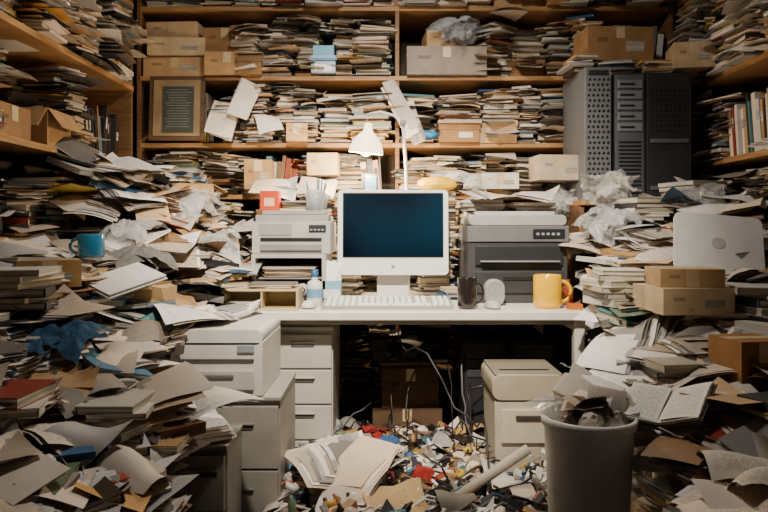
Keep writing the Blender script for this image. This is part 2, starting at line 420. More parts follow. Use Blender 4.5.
b = B('loose_papers')
for (x, y, z, rx, ry, rz, n, w, h) in ((.09, 3.90, 1.76, 1.30, -.45, .1, 6, .08, .34), (.17, 3.90, 1.72, 1.3, -.35, .15, 4, .07, .26), (-.80, 3.90, 1.84, 1.1, .35, .2, 6, .12, .26), (-.90, 3.89, 1.72, 1.2, .25, .1, 6, .13, .22), (-.66, 3.9, 1.70, .7, -.1, .3, 5, .14, .18),
                                 (-.45, 3.95, 2.30, .2, .1, .2, 7, .18, .22), (.7, 3.95, 2.34, .15, .1, .2, 6, .18, .22)):
    b.fan((x, y, z), (rx, ry, rz), n, w, h, .05, .012, slide=.4)
for (x, y, z, rx, ry, rz, n) in ((-1.40, 3.15, 1.46, .3, .55, .2, 3), (-1.42, 2.3, 1.9, .2, .4, .1, 5), (-1.42, 3.5, 1.92, .1, .4, .3, 6), (1.70, 2.9, 1.47, .1, -.4, 0, 6), (1.70, 3.1, 1.92, .1, -.4, .2, 6), (1.70, 2.6, 1.12, .2, -.4, 0, 6)):
    b.fan((x, y, z), (rx, ry, rz), n, .18, .26, .05, .02)
b.build()

# ================================================================= DESK
b = B('desk'); DW = hx('efe8dc')
b.bx(-.616, .886, 2.88, 3.78, .714, .75, DW, M_PLAST)
for x0 in (-.60, .815):
    b.bx(x0, x0+.045, 2.92, 2.965, 0, .714, DW, M_METAL); b.bx(x0, x0+.045, 3.68, 3.725, 0, .714, DW, M_METAL)
    b.bx(x0+.004, x0+.041, 2.965, 3.68, .66, .712, DW, M_METAL)
b.bx(-.555, .815, 3.69, 3.715, .60, .714, hx('9a948a'), M_METAL)
b.bx(-.555, .815, 2.925, 2.945, .69, .7135, hx('9a948a'), M_METAL)
b.build(.004)

b = B('computer_monitor'); WH = hx('f2f0ea')
mt = Euler((-.05, 0, 0)).to_matrix(); o = Vector((.045, 3.40, 1.083)); P = lambda x, y, z: o+mt@Vector((x, y, z))
b.prism(P(0, .012, 0), .548, .423, .05, .022, mt, WH)
b.prism(P(0, .045, .02), .44, .30, .04, .05, mt, WH)
b.prism(P(0, -.0145, .036), .500, .322, .004, .004, mt, hx('15181c'), M_PLAST)
b.prism(P(0, -.0175, .036), .490, .312, .003, .003, mt, hx('061522'), M_SCREEN)
b.lathe(P(0, -.0135, -.170), [(.0, .0015), (.010, .0015), (.010, 0)], hx('9a9a98'), M_METAL, 18, mt@Euler((math.pi/2, 0, 0)).to_matrix())
b.box(P(.24, -.0135, -.19), (.01, .002, .004), mt, hx('77c070'), M_PLAST)
b.box((.045, 3.475, .90), (.16, .014, .30), (-.22, 0, 0), hx('c8c6c0'), M_METAL)
b.prism((.045, 3.40, .756), .21, .22, .012, .03, (math.pi/2, 0, 0), hx('cfcdc8'), M_METAL)
b.build(.003)

b = B('keyboard'); KB = hx('f0eee8'); mt = Euler((.10, 0, .0)).to_matrix(); o = Vector((.015, 3.06, .768)); P = lambda x, y, z: o+mt@Vector((x, y, z))
b.box(P(0, 0, 0), (.575, .20, .016), mt, hx('a09d95'))
for r in range(6):
    yy = -.079+r*.0315; x = -.275
    while x < .272:
        w = .0265
        if r == 0 and -.14 < x < .02: w = .15
        if -.0+.10 < x < .118 or .178 < x < .192: x += .010; continue
        w = min(w, .276-x)
        if w < .01: break
        b.box(P(x+w/2, yy, .0115), (w-.0055, .0245, .009), mt, KB, M_PLAST, taper=.82); x += w+.0012
b.build(.001)

def mouse(x, y, yaw, col=hx('d8d6d0')):
    b = B('computer_mouse'); vs, fs = ICO[3]; m = rotm(yaw); out = []
    for v in vs:
        z = max(v.z, -.15); q = m@Vector((v.x*.032*(1-.12*v.y), v.y*.055, 0)); out.append((x+q.x, y+q.y, .7555+(z+.15)*.028))
    b.add(out, fs, col, M_PLAST, True)
    q = m@Vector((0, .026, 0)); b.box((x+q.x, y+q.y, .782), (.006, .016, .008), yaw, hx('6a6a6a')); b.build()
mouse(-.33, 3.02, -.2); mouse(.475, 3.0, .3, hx('b9b6b0'))

def mug(x, y, z, r, h, col, yaw):
    b = B('coffee_mug')
    b.lathe((x, y, z), [(0, .004), (r*.86, .002), (r*.92, .0), (r, h*.12), (r, h), (r*.97, h+.002), (r*.93, h-.001), (r*.92, .012), (0, .010)], col, M_GLOSS, 32)
    b.lathe((x, y, z+h*.72), [(0, 0), (r*.91, 0)], hx('1d120b'), M_GLOSS, 24)
    pts = []
    for i in range(11):
        a = math.pi*(i/10)-math.pi/2; rr = r*.96+math.cos(a)*r*.72; pts.append((x+math.cos(yaw)*rr, y+math.sin(yaw)*rr, z+h*.5+math.sin(a)*h*.32))
    b.tube(pts, r*.13, col, M_GLOSS); b.build()
mug(.365, 3.0, .7505, .042, .135, hx('26201e'), math.radians(-5))
mug(.725, 3.03, .7505, .062, .145, hx('eeb800'), math.radians(0))
mug(-1.08, 2.52, .995, .047, .085, hx('2f7698'), math.pi)

b = B('desk_lamp'); LW = hx('dcd6ca')
b.lathe((.13, 3.60, .751), [(0, 0), (.085, 0), (.085, .014), (.02, .024), (0, .024)], LW, M_METAL)
b.tube([(.13, 3.60, .76), (.125, 3.605, 1.1), (.115, 3.61, 1.45), (.10, 3.61, 1.66)], .009, LW, M_METAL)
b.tube([(.10, 3.61, 1.66), (.05, 3.60, 1.70), (-.02, 3.58, 1.715), (-.075, 3.565, 1.70), (-.095, 3.56, 1.655)], .007, LW, M_METAL)
b.lathe((.10, 3.61, 1.66), [(0, -.02), (.016, -.018), (.016, .018), (0, .02)], hx('8a8880'), M_METAL, 16, (math.pi/2, 0, 0))
sr = Euler((.08, .10, 0)).to_matrix(); lc = (-.095, 3.56, 1.495)
b.lathe(lc, [(.090, 0), (.087, .025), (.074, .06), (.050, .092), (.030, .11), (.022, .125), (.020, .155), (0, .16)], hx('e0ceaa'), M_SHADE, 36, sr)
b.lathe(lc, [(.0895, 0), (.085, .024), (.072, .058), (.048, .089), (0, .107)], hx('fffaf0'), M_PLAST, 36, sr)
b.lathe(lc, [(0, -.016), (.020, -.010), (.030, .012), (.027, .035), (.014, .06), (.012, .09)], (1, .9, .7), M_BULB, 20, sr)
b.build()

b = B('printer'); G = hx('b9b5ad'); G2 = hx('8d8a85')
b.bx(-.615, -.25, 3.18, 3.55, .985, 1.135, G); b.bx(-.60, -.265, 3.19, 3.54, 1.135, 1.165, hx('a5a29b'))
b.bx(-.575, -.29, 3.172, 3.182, 1.045, 1.06, hx('1a1a1a')); b.bx(-.575, -.29, 3.165, 3.181, 1.0, 1.03, G2)
b.bx(-.35, -.27, 3.174, 3.181, 1.085, 1.12, hx('2a2d30')); b.bx(-.58, -.43, 3.176, 3.181, 1.07, 1.125, hx('9f9c95'))
for k in range(4): b.bx(-.345+k*.018, -.333+k*.018, 3.17, 3.175, 1.092, 1.1, hx('8fa2a0'))
b.box((-.43, 3.36, 1.178), (.30, .22, .02), (.0, 0, 0), hx('9c9992')); b.build(.006)
b = B('paper_tray_unit')
b.bx(-.615, -.27, 3.16, 3.55, .752, .768, G); b.bx(-.615, -.27, 3.16, 3.55, .965, .983, G)
b.bx(-.615, -.597, 3.16, 3.55, .768, .965, G); b.bx(-.288, -.27, 3.16, 3.55, .768, .965, G); b.bx(-.597, -.288, 3.5, 3.54, .768, .965, hx('2a2a2a'))
b.bx(-.597, -.288, 3.19, 3.5, .865, .872, G2)
for k in range(6): b.box((-.44, 3.33, .772+k*.006+.003), (.25, .28, .004), U(-.05, .05), paperc(), M_PAPER)
for k in range(8): b.box((-.44, 3.34, .875+k*.006+.003), (.25, .28, .004), U(-.06, .06), anyc(), M_PAPER)
b.build(.003)
b = B('letter_tray'); C = hx('cbb98f')
b.bx(-.70, -.37, 2.93, 3.12, .7515, .759, C); b.bx(-.70, -.37, 2.93, 3.12, .832, .842, C)
for x in (-.70, -.378): b.bx(x, x+.008, 2.93, 3.12, .759, .832, C)
b.bx(-.692, -.378, 3.10, 3.12, .759, .832, C)
b.bx(-.53, -.524, 2.932, 3.1, .759, .832, C)
for k in range(3): b.box((-.61, 3.01, .764+k*.008), (.14, .15, .006), U(-.05, .05), anyc(), M_PAPER)
for k in range(5): b.box((-.49, 3.02, .845+k*.004), (.2, .16, .003), U(-.15, .15), paperc(), M_PAPER)
b.build(.002)
b = B('spray_bottle')
b.lathe((-.315, 3.10, .7505), [(0, 0), (.034, 0), (.036, .01), (.036, .09), (.030, .11), (.013, .12), (.013, .135), (0, .135)], hx('dedcd6'), M_PLAST)
b.lathe((-.315, 3.10, .885), [(.016, 0), (.016, .025), (.008, .032), (0, .032)], hx('2d5f8e'), M_PLAST)
b.lathe((-.315, 3.10, .79), [(.0368, 0), (.0368, .04)], hx('6f9fbe'), M_PLAST); b.build()
b = B('tissue_box'); b.bx(-.285, -.20, 3.16, 3.24, .7505, .86, hx('8db4c8')); b.bx(-.27, -.215, 3.17, 3.23, .86, .863, hx('efefe8')); b.bx(-.28, -.205, 3.158, 3.161, .78, .82, hx('e9e6de'))
for _ in range(5): b.film((-.243, 3.2, .90), (1.3+U(-.3, .3), U(-.3, .3), U(-.6, .6)), .07, .10, .006, .02, hx('f0f0ec'), M_SHEET, 8)
b.build()
b = B('webcam'); b.lathe((-.375, 3.145, .7505), [(0, 0), (.03, 0), (.028, .008), (.006, .012), (.006, .05), (0, .05)], hx('8d8d8c'))
b.ball((-.375, 3.145, .82), .03, hx('b4b2ae'), M_PLAST, 3, .0, smooth=True); b.lathe((-.375, 3.117, .82), [(0, 0), (.014, 0), (.016, .006)], hx('111111'), M_GLOSS, 16, (-math.pi/2, 0, 0)); b.build()
b = B('pen_cup'); b.lathe((-.325, 3.30, 1.19), [(0, 0), (.05, 0), (.055, .10), (.052, .10), (.048, .004), (0, .004)], hx('c9cfd0'), M_BAG)
for _ in range(9):
    a = U(0, 6.28); b.tube([(-.325+.02*math.cos(a), 3.30+.02*math.sin(a), 1.196), (-.325+.05*math.cos(a), 3.30+.05*math.sin(a), 1.33+U(-.02, .02))], .004, R.choice(BRIGHT+DARKS), M_PLAST, 6)
b.build()
b = B('pill_box'); b.bx(-.60, -.51, 3.30, 3.38, 1.19, 1.285, hx('d4471f')); b.bx(-.58, -.53, 3.298, 3.301, 1.21, 1.25, hx('f0c9a0')); b.build(.002)
b = B('digital_clock'); b.bx(-.11, -.03, 3.60, 3.66, 1.27, 1.39, hx('2a2f38')); b.bx(-.10, -.04, 3.597, 3.601, 1.29, 1.38, hx('55708c'), M_GLOSS); b.build(.003)

b = B('laser_printer'); DK = hx('434446'); LG = hx('a9a9a6')
b.bx(.40, .865, 3.22, 3.66, .751, 1.04, DK); b.bx(.395, .87, 3.21, 3.67, 1.04, 1.115, hx('6f7071'))
b.prism((.632, 3.44, 1.142), .46, .05, .44, .022, None, LG)
b.box((.63, 3.45, 1.175), (.38, .34, .02), (0, 0, 0), hx('bdbcb8'))
b.bx(.43, .84, 3.205, 3.222, .80, .90, hx('3a3b3d')); b.bx(.56, .71, 3.198, 3.206, .86, .88, hx('232425'))
b.bx(.43, .84, 3.203, 3.222, .93, 1.02, hx('2b2c2e')); b.bx(.45, .82, 3.17, 3.21, .945, .952, hx('8b8b89'))
b.bx(.70, .85, 3.204, 3.212, 1.055, 1.10, hx('1e2124'))
for k in range(5): b.bx(.715+k*.024, .73+k*.024, 3.20, 3.205, 1.07, 1.082, hx('8fa29a'))
b.build(.006)
b = B('speaker'); b.prism((.505, 3.13, .8105), .09, .12, .06, .040, None, hx('9c9b98')); b.lathe((.505, 3.0995, .825), [(0, 0), (.024, -.004), (.030, .0)], hx('4d4d4d'), M_CLOTH, 24, (math.pi/2, 0, 0)); b.build(.006)
b = B('sticky_notes'); b.bx(.80, .86, 2.95, 3.0, .7505, .775, hx('c56a22')); b.build(.001)
b = B('bottle'); b.lathe((.845, 3.14, .7505), [(0, 0), (.024, 0), (.025, .01), (.025, .08), (.01, .10), (.01, .118), (0, .118)], hx('8a3f22'), M_GLOSS); b.build()

b = B('desk_paper_stacks')
for (x, y, z0, z1, w, d) in ((.50, 3.50, 1.187, 1.25, .2, .26), (.74, 3.52, 1.187, 1.23, .22, .26), (.28, 3.68, .751, 1.28, .19, .18), (-.20, 3.68, .751, 1.26, .15, .16), (-.36, 3.68, .751, 1.3, .2, .18), (.34, 3.45, .751, .80, .1, .2),
                             (-.56, 3.68, .751, 1.32, .19, .18), (-.42, 3.43, 1.19, 1.24, .2, .16)):
    stack(b, x, y, z0, z1, w, d, U(-.1, .1), .01, .08)
for x in (-.55, -.35): b.fan((x, 3.60, 1.30), (.4, U(-.2, .2), U(-.4, .4)), 6, .18, .24)
for x in (.50, .74): b.fan((x, 3.40, 1.26), (.15, U(-.1, .1), U(-.5, .5)), 5, .18, .22)
b.build()

b = B('tower_computer'); TG = hx('6c6e71')
b.bx(1.03, 1.165, 3.50, 3.93, 1.2505, 1.93, TG, M_METAL)
for r in range(22):
    for c in range(5): b.lathe((1.05+c*.0235+(r % 2)*.006, 3.4985, 1.30+r*.027), [(0, 0), (.0085, 0), (.0085, .003)], hx('0a0a0b'), M_PLAST, 8, (-math.pi/2, 0, 0))
b.bx(1.045, 1.15, 3.494, 3.502, 1.89, 1.915, hx('26282b')); b.build(.004)
b = B('tower_computer'); TD = hx('2b2d31')
b.bx(1.18, 1.575, 3.50, 3.93, 1.2505, 1.90, TD, M_METAL)
b.bx(1.185, 1.33, 3.49, 3.502, 1.26, 1.89, hx('565960'), M_METAL); b.bx(1.345, 1.57, 3.485, 3.502, 1.26, 1.89, hx('2e3035'), M_METAL)
for k in range(5): b.bx(1.195, 1.32, 3.484, 3.492, 1.60+k*.055, 1.642+k*.055, hx('75787c'), M_METAL); b.bx(1.205, 1.28, 3.481, 3.485, 1.615+k*.055, 1.625+k*.055, hx('101112'))
for k in range(14): b.bx(1.20, 1.315, 3.486, 3.491, 1.28+k*.02, 1.288+k*.02, hx('0c0c0d'))
for r in range(9):
    for c in range(8): b.lathe((1.37+c*.0235, 3.4848, 1.60+r*.026), [(0, 0), (.008, 0), (.008, .003)], hx('08080a'), M_PLAST, 8, (-math.pi/2, 0, 0))
b.bx(1.36, 1.555, 3.478, 3.486, 1.30, 1.32, hx('5e6165')); b.bx(1.36, 1.555, 3.478, 3.486, 1.54, 1.56, hx('5e6165'))
b.build(.004)
b = B('paper_stack')
for x in (1.24, 1.45): stack(b, x, 3.68, 1.902, 1.98, .18, .22, U(-.3, .3), .01, .1)
stack(b, 1.06, 3.70, 1.932, 2.02, .14, .22, .1, .01, .1)
b.build()

# ================================================================= UNDER DESK
def drawers(name, x0, x1, y0, y1, z0, z1, n, col):
    b = B(name); b.bx(x0, x1, y0+.02, y1, z0, z1, col, M_METAL)
    h = (z1-z0-.03)/n
    for k in range(n):
        a = z0+.015+k*h; b.bx(x0+.006, x1-.006, y0, y0+.022, a+.004, a+h-.004, tuple(v*1.06 for v in col), M_METAL)
        cx = (x0+x1)/2; b.bx(cx-.05, cx+.05, y0-.004, y0+.002, a+h*.62, a+h*.62+.022, hx('5a5750')); b.bx(cx-.055, cx+.055, y0-.012, y0, a+h*.62+.018, a+h*.62+.026, tuple(v*.8 for v in col), M_METAL)
    b.bx(x0-.004, x1+.004, y0-.002, y1, z1, z1+.014, col, M_METAL); b.build(.003)
drawers('filing_cabinet', -.49, -.225, 3.0, 3.5, 0, .655, 4, hx('c5c0b5'))
drawers('filing_cabinet', -.66, -.37, 2.42, 2.85, 0, .49, 2, hx('a5a198'))
drawers('filing_cabinet', -.66, -.50, 2.16, 2.40, 0, .40, 2, hx('a8a59c'))
b = B('printer'); Wp = hx('d6d3cb')
b.bx(-.76, -.43, 2.42, 2.84, .506, .70, Wp); b.prism((-.595, 2.63, .715), .33, .06, .42, .025, None, hx('dad7d0'))
b.bx(-.73, -.46, 2.408, 2.422, .53, .60, hx('c4c1b9')); b.bx(-.66, -.53, 2.40, 2.41, .572, .586, hx('6a6a66')); b.bx(-.73, -.46, 2.41, 2.422, .632, .640, hx('4a4a4a'))
b.bx(-.52, -.46, 2.412, 2.422, .66, .69, hx('8f999c')); b.build(.006)
b = B('paper_stack')
b.fan((-.70, 2.66, .765), (.1, .12, .5), 9, .2, .26, .06, .012); b.fan((-.62, 2.74, .755), (0, .0, -.3), 7, .18, .24, .05, .006); b.fan((-.60, 2.25, .425), (.1, .1, .5), 8, .17, .22, .06, .012)
b.build()
b = B('paper_shredder'); S = hx('d3c8b2')
b.box((.562, 2.80, .215), (.25, .28, .43), None, S, M_PLAST, taper=1.06)
b.prism((.562, 2.80, .485), .285, .10, .31, .035, None, hx('bdb39c'))
b.bx(.43, .695, 2.65, 2.95, .53, .537, hx('8f8775')); b.bx(.46, .66, 2.72, 2.74, .533, .5385, hx('151515'))
b.bx(.455, .67, 2.642, 2.662, .27, .40, hx('ddd3bd')); b.bx(.51, .61, 2.634, 2.646, .36, .378, hx('4b463c')); b.bx(.432, .692, 2.648, 2.664, .432, .438, hx('3a372f')); b.build(.006)
for x0, x1 in ((.36, .56), (.585, .79)):
    b = B('tower_computer'); b.bx(x0, x1, 3.14, 3.6, 0, .58, hx('1b1c1e'), M_METAL); b.bx(x0+.01, x1-.01, 3.13, 3.142, .01, .57, hx('2a2b2e'))
    for k in range(3): b.bx(x0+.02, x1-.02, 3.124, 3.131, .42+k*.045, .455+k*.045, hx('3c3d40'))
    b.build(.004)
cardboard_box((.12, 3.46, .223), (.28, .22, .19), .1, hx('5d4630')); cardboard_box((.12, 3.46, 0), (.34, .24, .22), -.05, hx('5d4630'))

b = B('cable_tangle')
for k in range(44):
    x = U(-.2, .6); y = U(2.9, 3.5) if k < 16 else U(2.3, 3.2); z = U(.3, .68) if k < 14 else U(.15, .25); pts = []; dx = U(-.12, .12); dy = U(-.05, .05)
    for i in range(16):
        pts.append((x, y, z)); dx += U(-.05, .05); dy += U(-.04, .04); x += dx*.35; y += dy*.35; z = max(.14+.03*math.sin(i*1.3+k), z-U(.0, .08)+(.05*math.sin(i) if k % 3 else 0))
        y = min(max(y, 2.3), 3.65); x = min(max(x, -.2), .78 if y > 3.2 else .38)
    b.tube(pts, U(.002, .005), R.choice(DARKS+[hx('6a6a68')]), M_PLAST, 6)
b.build()

# ================================================================= WASTE BIN
b = B('waste_bin'); TB = hx('f8f6f0')
b.lathe((.605, 2.02, .001), [(0, .0), (.10, 0), (.104, .01), (.128, .50), (.128, .52), (.137, .522), (.138, .548), (.130, .55), (.125, .52), (.10, .012), (0, .01)], TB, M_PLAST, 40)
b.lathe((.605, 2.02, .50), [(.0, 0), (.124, 0)], hx('bdbab2'), M_SHEET, 24)
for k in range(11):
    a = k*.9; b.ball((.605+.075*math.cos(a), 2.02+.075*math.sin(a), .52+U(0, .03)), U(.028, .045))
for k in range(8):
    a = U(0, 6.28); b.sheet((.605+.05*math.cos(a), 2.04+.05*math.sin(a), .55+U(-.02, .02)), (U(.3, 1.0)*R.choice((-1, 1)), U(-.4, .4), a), .11, .14, .02)
b.film((.56, 2.06, .56), (.3, .2, .4), .18, .16, .02, .05)
b.build()

# ================================================================= PILES
def lerp_tab(tab, y):
    if y <= tab[0][0]: return tab[0][1:]
    for a, c in zip(tab, tab[1:]):
        if y <= c[0]:
            t = (y-a[0])/(c[0]-a[0]); return tuple(p+(q-p)*t for p, q in zip(a[1:], c[1:]))
    return tab[-1][1:]
LT = [(1.2, -.55, .34, .4), (1.5, -.55, .40, .5), (2.0, -.64, .48, .55), (2.2, -.72, .53, .55), (2.4, -.82, .64, .6), (2.9, -.82, .76, .75), (3.05, -.72, .84, .9), (3.9, -.70, .92, 1.0)]
RT = [(1.2, .74, .32, .3), (1.8, .80, .42, .3), (2.2, .87, .54, .2), (2.5, .93, .69, .2), (2.9, 1.0, .82, .35), (3.2, 1.02, .95, .5), (3.45, 1.04, 1.02, .4)]
def hL(x, y):
    xe, h, s = lerp_tab(LT, y); return min(h+s*max(0, xe-x), 1.34 if y > 2.9 else .95)
def hR(x, y):
    xe, h, s = lerp_tab(RT, y); return min(h+s*max(0, x-xe), 1.22)
def pile(name, side, y0, y1, xo, hf, tab, seed):
    R.seed(seed)
    b = B(name); y = y0; row = 0
    sz = lambda yy: .66+.34*min(1, max(0, (yy-1.4)/1.3))
    while y < y1:
        xe = lerp_tab(tab, y)[0]; k = sz(y)
        x = xe+side*(.08+.06*(row % 2))
        while (x < xo if side > 0 else x > xo):
            yy = y+U(-.04, .04); h = hf(x, yy)*U(.80, 1.06)
            z1 = h*U(.55, .9)
            t1 = stack(b, x, yy, 0, z1, U(.20, .25)*k, U(.25, .32)*k, U(-.25, .25), .012, .07, 1.0, (.10, .07, .06), pbook=.28)
            stack(b, x+U(-.02, .02), yy+U(-.03, .03), t1-.01, h+.02, U(.19, .23)*k, U(.25, .31)*k, U(-.6, .6), .016, .13, .8, (.10, .05, .07), lean=(U(-.05, .18), side*-U(-.05, .20)), pbook=.22)
            x += side*U(.20, .25)*k
        y += U(.26, .30)*k; row += 1
    def rx():
        yy = y0+(y1+.08-y0)*R.random()**1.15; xe = lerp_tab(tab, yy)[0]; return xe+side*abs(xo-xe)*R.random()**1.15, yy, xe
    for _ in range(170):
        x, yy, xe = rx(); dn = side*-1; k = sz(yy)*U(.7, 1)
        m = Euler((U(-.08, .34), dn*U(-.1, .38), 0)).to_matrix()@Matrix.Rotation(U(-.9, .9)+(1.57 if R.random() < .4 else 0), 3, 'Z')
        b.fan((x, yy, hf(x, yy)+U(-.02, .04)), m, R.randint(7, 18), .22*k, .30*k, .05, U(-.010, .020), col=anyc(.12, .02, .07), slide=.8)
    for _ in range(190):
        x, yy, xe = rx(); dn = side*-1; k = sz(yy)
        m = Euler((U(-.1, .30), dn*U(-.1, .32), 0)).to_matrix()@Matrix.Rotation(U(0, 6.28), 3, 'Z'); t = U(.010, .034)
        if R.random() < .65: book(b, (x, yy, hf(x, yy)+U(0, .055)), U(.14, .2)*k, U(.19, .27)*k, t, m)
        else: b.box((x, yy, hf(x, yy)+U(0, .055)), (.2*k, .27*k, t), m, anyc(.15, .06, .08), M_PAPER)
    for _ in range(150):
        x, yy, xe = rx(); k = sz(yy)*U(.6, 1)
        m = Euler((U(-.15, .40), side*-1*U(-.15, .45), 0)).to_matrix()@Matrix.Rotation(U(0, 6.28), 3, 'Z')
        b.sheet((x, yy, hf(x, yy)+U(.02, .08)), m, .22*k, .30*k, U(-.03, .05), U(-.02, .02), col=anyc(.07, .02, .05))
    for _ in range(150):
        yy = U(y0, y1); xe = lerp_tab(tab, yy)[0]; z = hf(xe, yy)*U(.2, 1.0); k = sz(yy)
        m = Euler((U(-.1, .30), side*-1*U(-.05, .50), 0)).to_matrix()@Matrix.Rotation(U(-.5, .5), 3, 'Z')
        b.fan((xe+side*U(.03, .12), yy, z), m, R.randint(2, 9), .19*k, .25*k, .05, U(-.01, .02), col=anyc(.1, .04, .06), slide=.7)
    for _ in range(10):
        x, yy, xe = rx(); b.ball((x, yy, hf(x, yy)+.07), U(.02, .035))
    return b.build()
pile('paper_pile', -1, 1.25, 3.85, -1.34, hL, LT, 5)
pile('paper_pile', 1, 1.25, 3.40, 1.60, hR, RT, 9)

def bag(name, c, size, n=4, amp=.03, droop=.12, col='dadad8', tilt=.4, mat=None, core=True):
    b = B(name)
    if core: b.ball(c, min(size)*.38, hx(col), mat or M_BAG, 4, .28, (1.1, 1, .8), 2.0, True)
    for k in range(n):
        b.film((c[0]+U(-.25, .25)*size[0], c[1]+U(-.2, .2)*size[1], c[2]+.02+k*.012), (U(-tilt, tilt), U(-tilt, tilt), U(0, 6.28)), size[0]*U(.8, 1.2), size[1]*U(.8, 1.2), amp, droop, hx(col), mat)
    b.build()
bag('plastic_bag', (-1.02, 3.30, 1.22), (.32, .26), 4, tilt=.5); bag('plastic_bag', (-.82, 3.15, 1.0), (.22, .2), 3, tilt=.6)
bag('plastic_bag', (1.06, 3.22, 1.10), (.18, .24), 4, tilt=1.0); bag('plastic_bag', (1.12, 3.36, 1.28), (.18, .16), 4, tilt=1.0, col='e4e2dc'); bag('plastic_bag', (1.44, 3.2, 1.22), (.28, .2), 3, tilt=.6, col='b9b9b6'); bag('plastic_bag', (.45, 3.98, 2.24), (.2, .2), 4, tilt=1.0, col='b4b8ba'); bag('plastic_bag', (.95, 3.72, 1.22), (.16, .16), 3, tilt=1.0)
bag('plastic_bag', (.50, 3.80, 1.35), (.26, .12), 3, .018, .05, 'e8e4da'); bag('plastic_bag', (.80, 2.42, .47), (.16, .24), 4, tilt=1.1, col='e4e4e2'); bag('plastic_bag', (-1.15, 2.95, 1.05), (.26, .2), 3, tilt=.6)
b = B('yellow_pouch'); b.ball((.28, 3.60, 1.335), .085, hx('f0c010'), M_PLAST, 4, .10, (1.25, .7, .45), 1.4, True, (0, 0, 0)); b.build()
b = B('blue_pouch'); b.ball((.24, 3.92, 1.64), .06, hx('2f77a8'), M_PLAST, 4, .12, (1.3, .6, .45), 1.4, True, (0, 0, 0)); b.build()
bag('grey_cloth', (-1.05, 2.75, .97), (.24, .2), 3, .018, .08, '77746f', .3, M_CLOTH, False)
bag('blue_cloth', (-.98, 2.05, .755), (.20, .20), 3, .016, .06, '2b5573', .2, M_CLOTH, False)
b = B('blue_folder')
for k, (c, r) in enumerate((((-.86, 2.12, .70), (.22, .3, .9)), ((-1.12, 2.18, .81), (.22, .15, -.5)))):
    m = rotm(r); cc = hx(('3f7390', '274e6c')[k]); b.box(Vector(c), (.2, .27, .004), m, cc, M_SHEET); b.box(Vector(c)-m@Vector((0, 0, .008)), (.19, .26, .010), m, paperc(), M_PAPER); b.box(Vector(c)-m@Vector((0, 0, .016)), (.2, .27, .004), m, cc, M_SHEET)
b.build()

# right side objects on the heap
b = B('laptop'); mt = Euler((-.55, .10, -.25)).to_matrix(); o = Vector((1.33, 2.72, 1.04)); P = lambda x, y, z: o+mt@Vector((x, y, z))
b.prism(P(0, 0, 0), .33, .27, .016, .03, mt, hx('d6d4d0')); b.prism(P(0, .010, 0), .29, .22, .004, .005, mt, hx('17191c'), M_GLOSS)
b.prism(P(0, -.009, 0), .05, .05, .002, .02, mt, hx('bab8b4'), M_METAL)
mb = mt@Euler((1.9, 0, 0)).to_matrix(); b.prism(P(0, .10, -.145), .33, .23, .02, .02, mb, hx('bdbbb7'))
b.build(.003)
cardboard_box((1.09, 2.50, .80), (.26, .24, .09), .08, hx('d2ba94')); cardboard_box((1.10, 2.51, .895), (.22, .2, .06), -.1, hx('bd9f74'))
cardboard_box((1.13, 2.12, .63), (.16, .16, .13), .15, hx('a0703f'))
cardboard_box((-.98, 3.45, 1.20), (.2, .2, .12), .4, hx('b08a5c'), True)
cardboard_box((-.90, 1.90, .60), (.18, .16, .08), .3, hx('a8824f'), False, (.08, .06)); cardboard_box((-1.18, 2.40, .90), (.2, .18, .09), .5, hx('b8935f')); cardboard_box((-.93, 2.65, .80), (.18, .16, .08), -.3, hx('c2a06c'), False, (.05, .1))
for (bx_, by_, bz_, n, w, d, cols) in ((.96, 2.22, .55, 6, .2, .15, ('c0b7a4', 'a5885c', 'd2cfc5', '4e4a44')), (.92, 2.72, .80, 6, .17, .2, ('d8d4ca', 'b9b2a4', '6b6a68')), (1.12, 1.85, .52, 5, .18, .22, ('4a4a4a', 'a98858', 'd2cfc5')), (1.32, 2.25, .66, 6, .2, .24, ('3a3c40', 'd6d2c8', '8c6c44', 'c7c2b4')), (1.36, 2.45, .78, 5, .2, .25, ('d6d2c8', '4a5664', 'c7c2b4')),
                                       (-.92, 1.70, .54, 8, .15, .20, ('3a3c40', 'd6d2c8', '8c3a2c', 'c7c2b4', '2c4a66')), (-.72, 1.85, .46, 8, .15, .2, ('a5885c', 'd6d2c8', '3a3c40', 'c7c2b4')), (-1.18, 2.2, .85, 6, .19, .25, ('3a3c40', 'd6d2c8', 'a5885c')), (1.25, 3.3, 1.14, 5, .2, .25, ('2c2e32', 'd6d2c8', '8f8c86')), (1.5, 3.36, 1.20, 6, .2, .25, ('2c2e32', 'd6d2c8', 'a5885c')), (1.4, 2.95, 1.03, 5, .2, .25, ('55585c', 'd6d2c8', 'a5885c'))):
    b = B('book_stack'); z = bz_
    for k in range(n):
        t = U(.014, .030); book(b, (bx_+U(-.02, .02), by_, z+t/2), w, d, t, (0, 0, U(-.35, .35)+math.pi*R.randint(0, 1)), hx(R.choice(cols))); z += t
    b.build()
b = B('open_book'); o = Vector((.825, 2.0, .59)); mt = Euler((.42, -.15, -.75)).to_matrix()
for s_ in (-1, 1):
    m2 = mt@Euler((0, -s_*.2, 0)).to_matrix(); b.box(o+mt@Vector((s_*.06, 0, .0)), (.12, .17, .010), m2, hx('e4e0d4'), M_PAPER); b.box(o+mt@Vector((s_*.062, 0, -.008)), (.13, .18, .004), m2, hx('55504a'), M_PLAST)
    b.sheet(o+mt@Vector((s_*.06, 0, .007)), m2, .115, .16, .004, 0, hx('ece8de'), M_PRINT)
b.build()
b = B('file_folder')
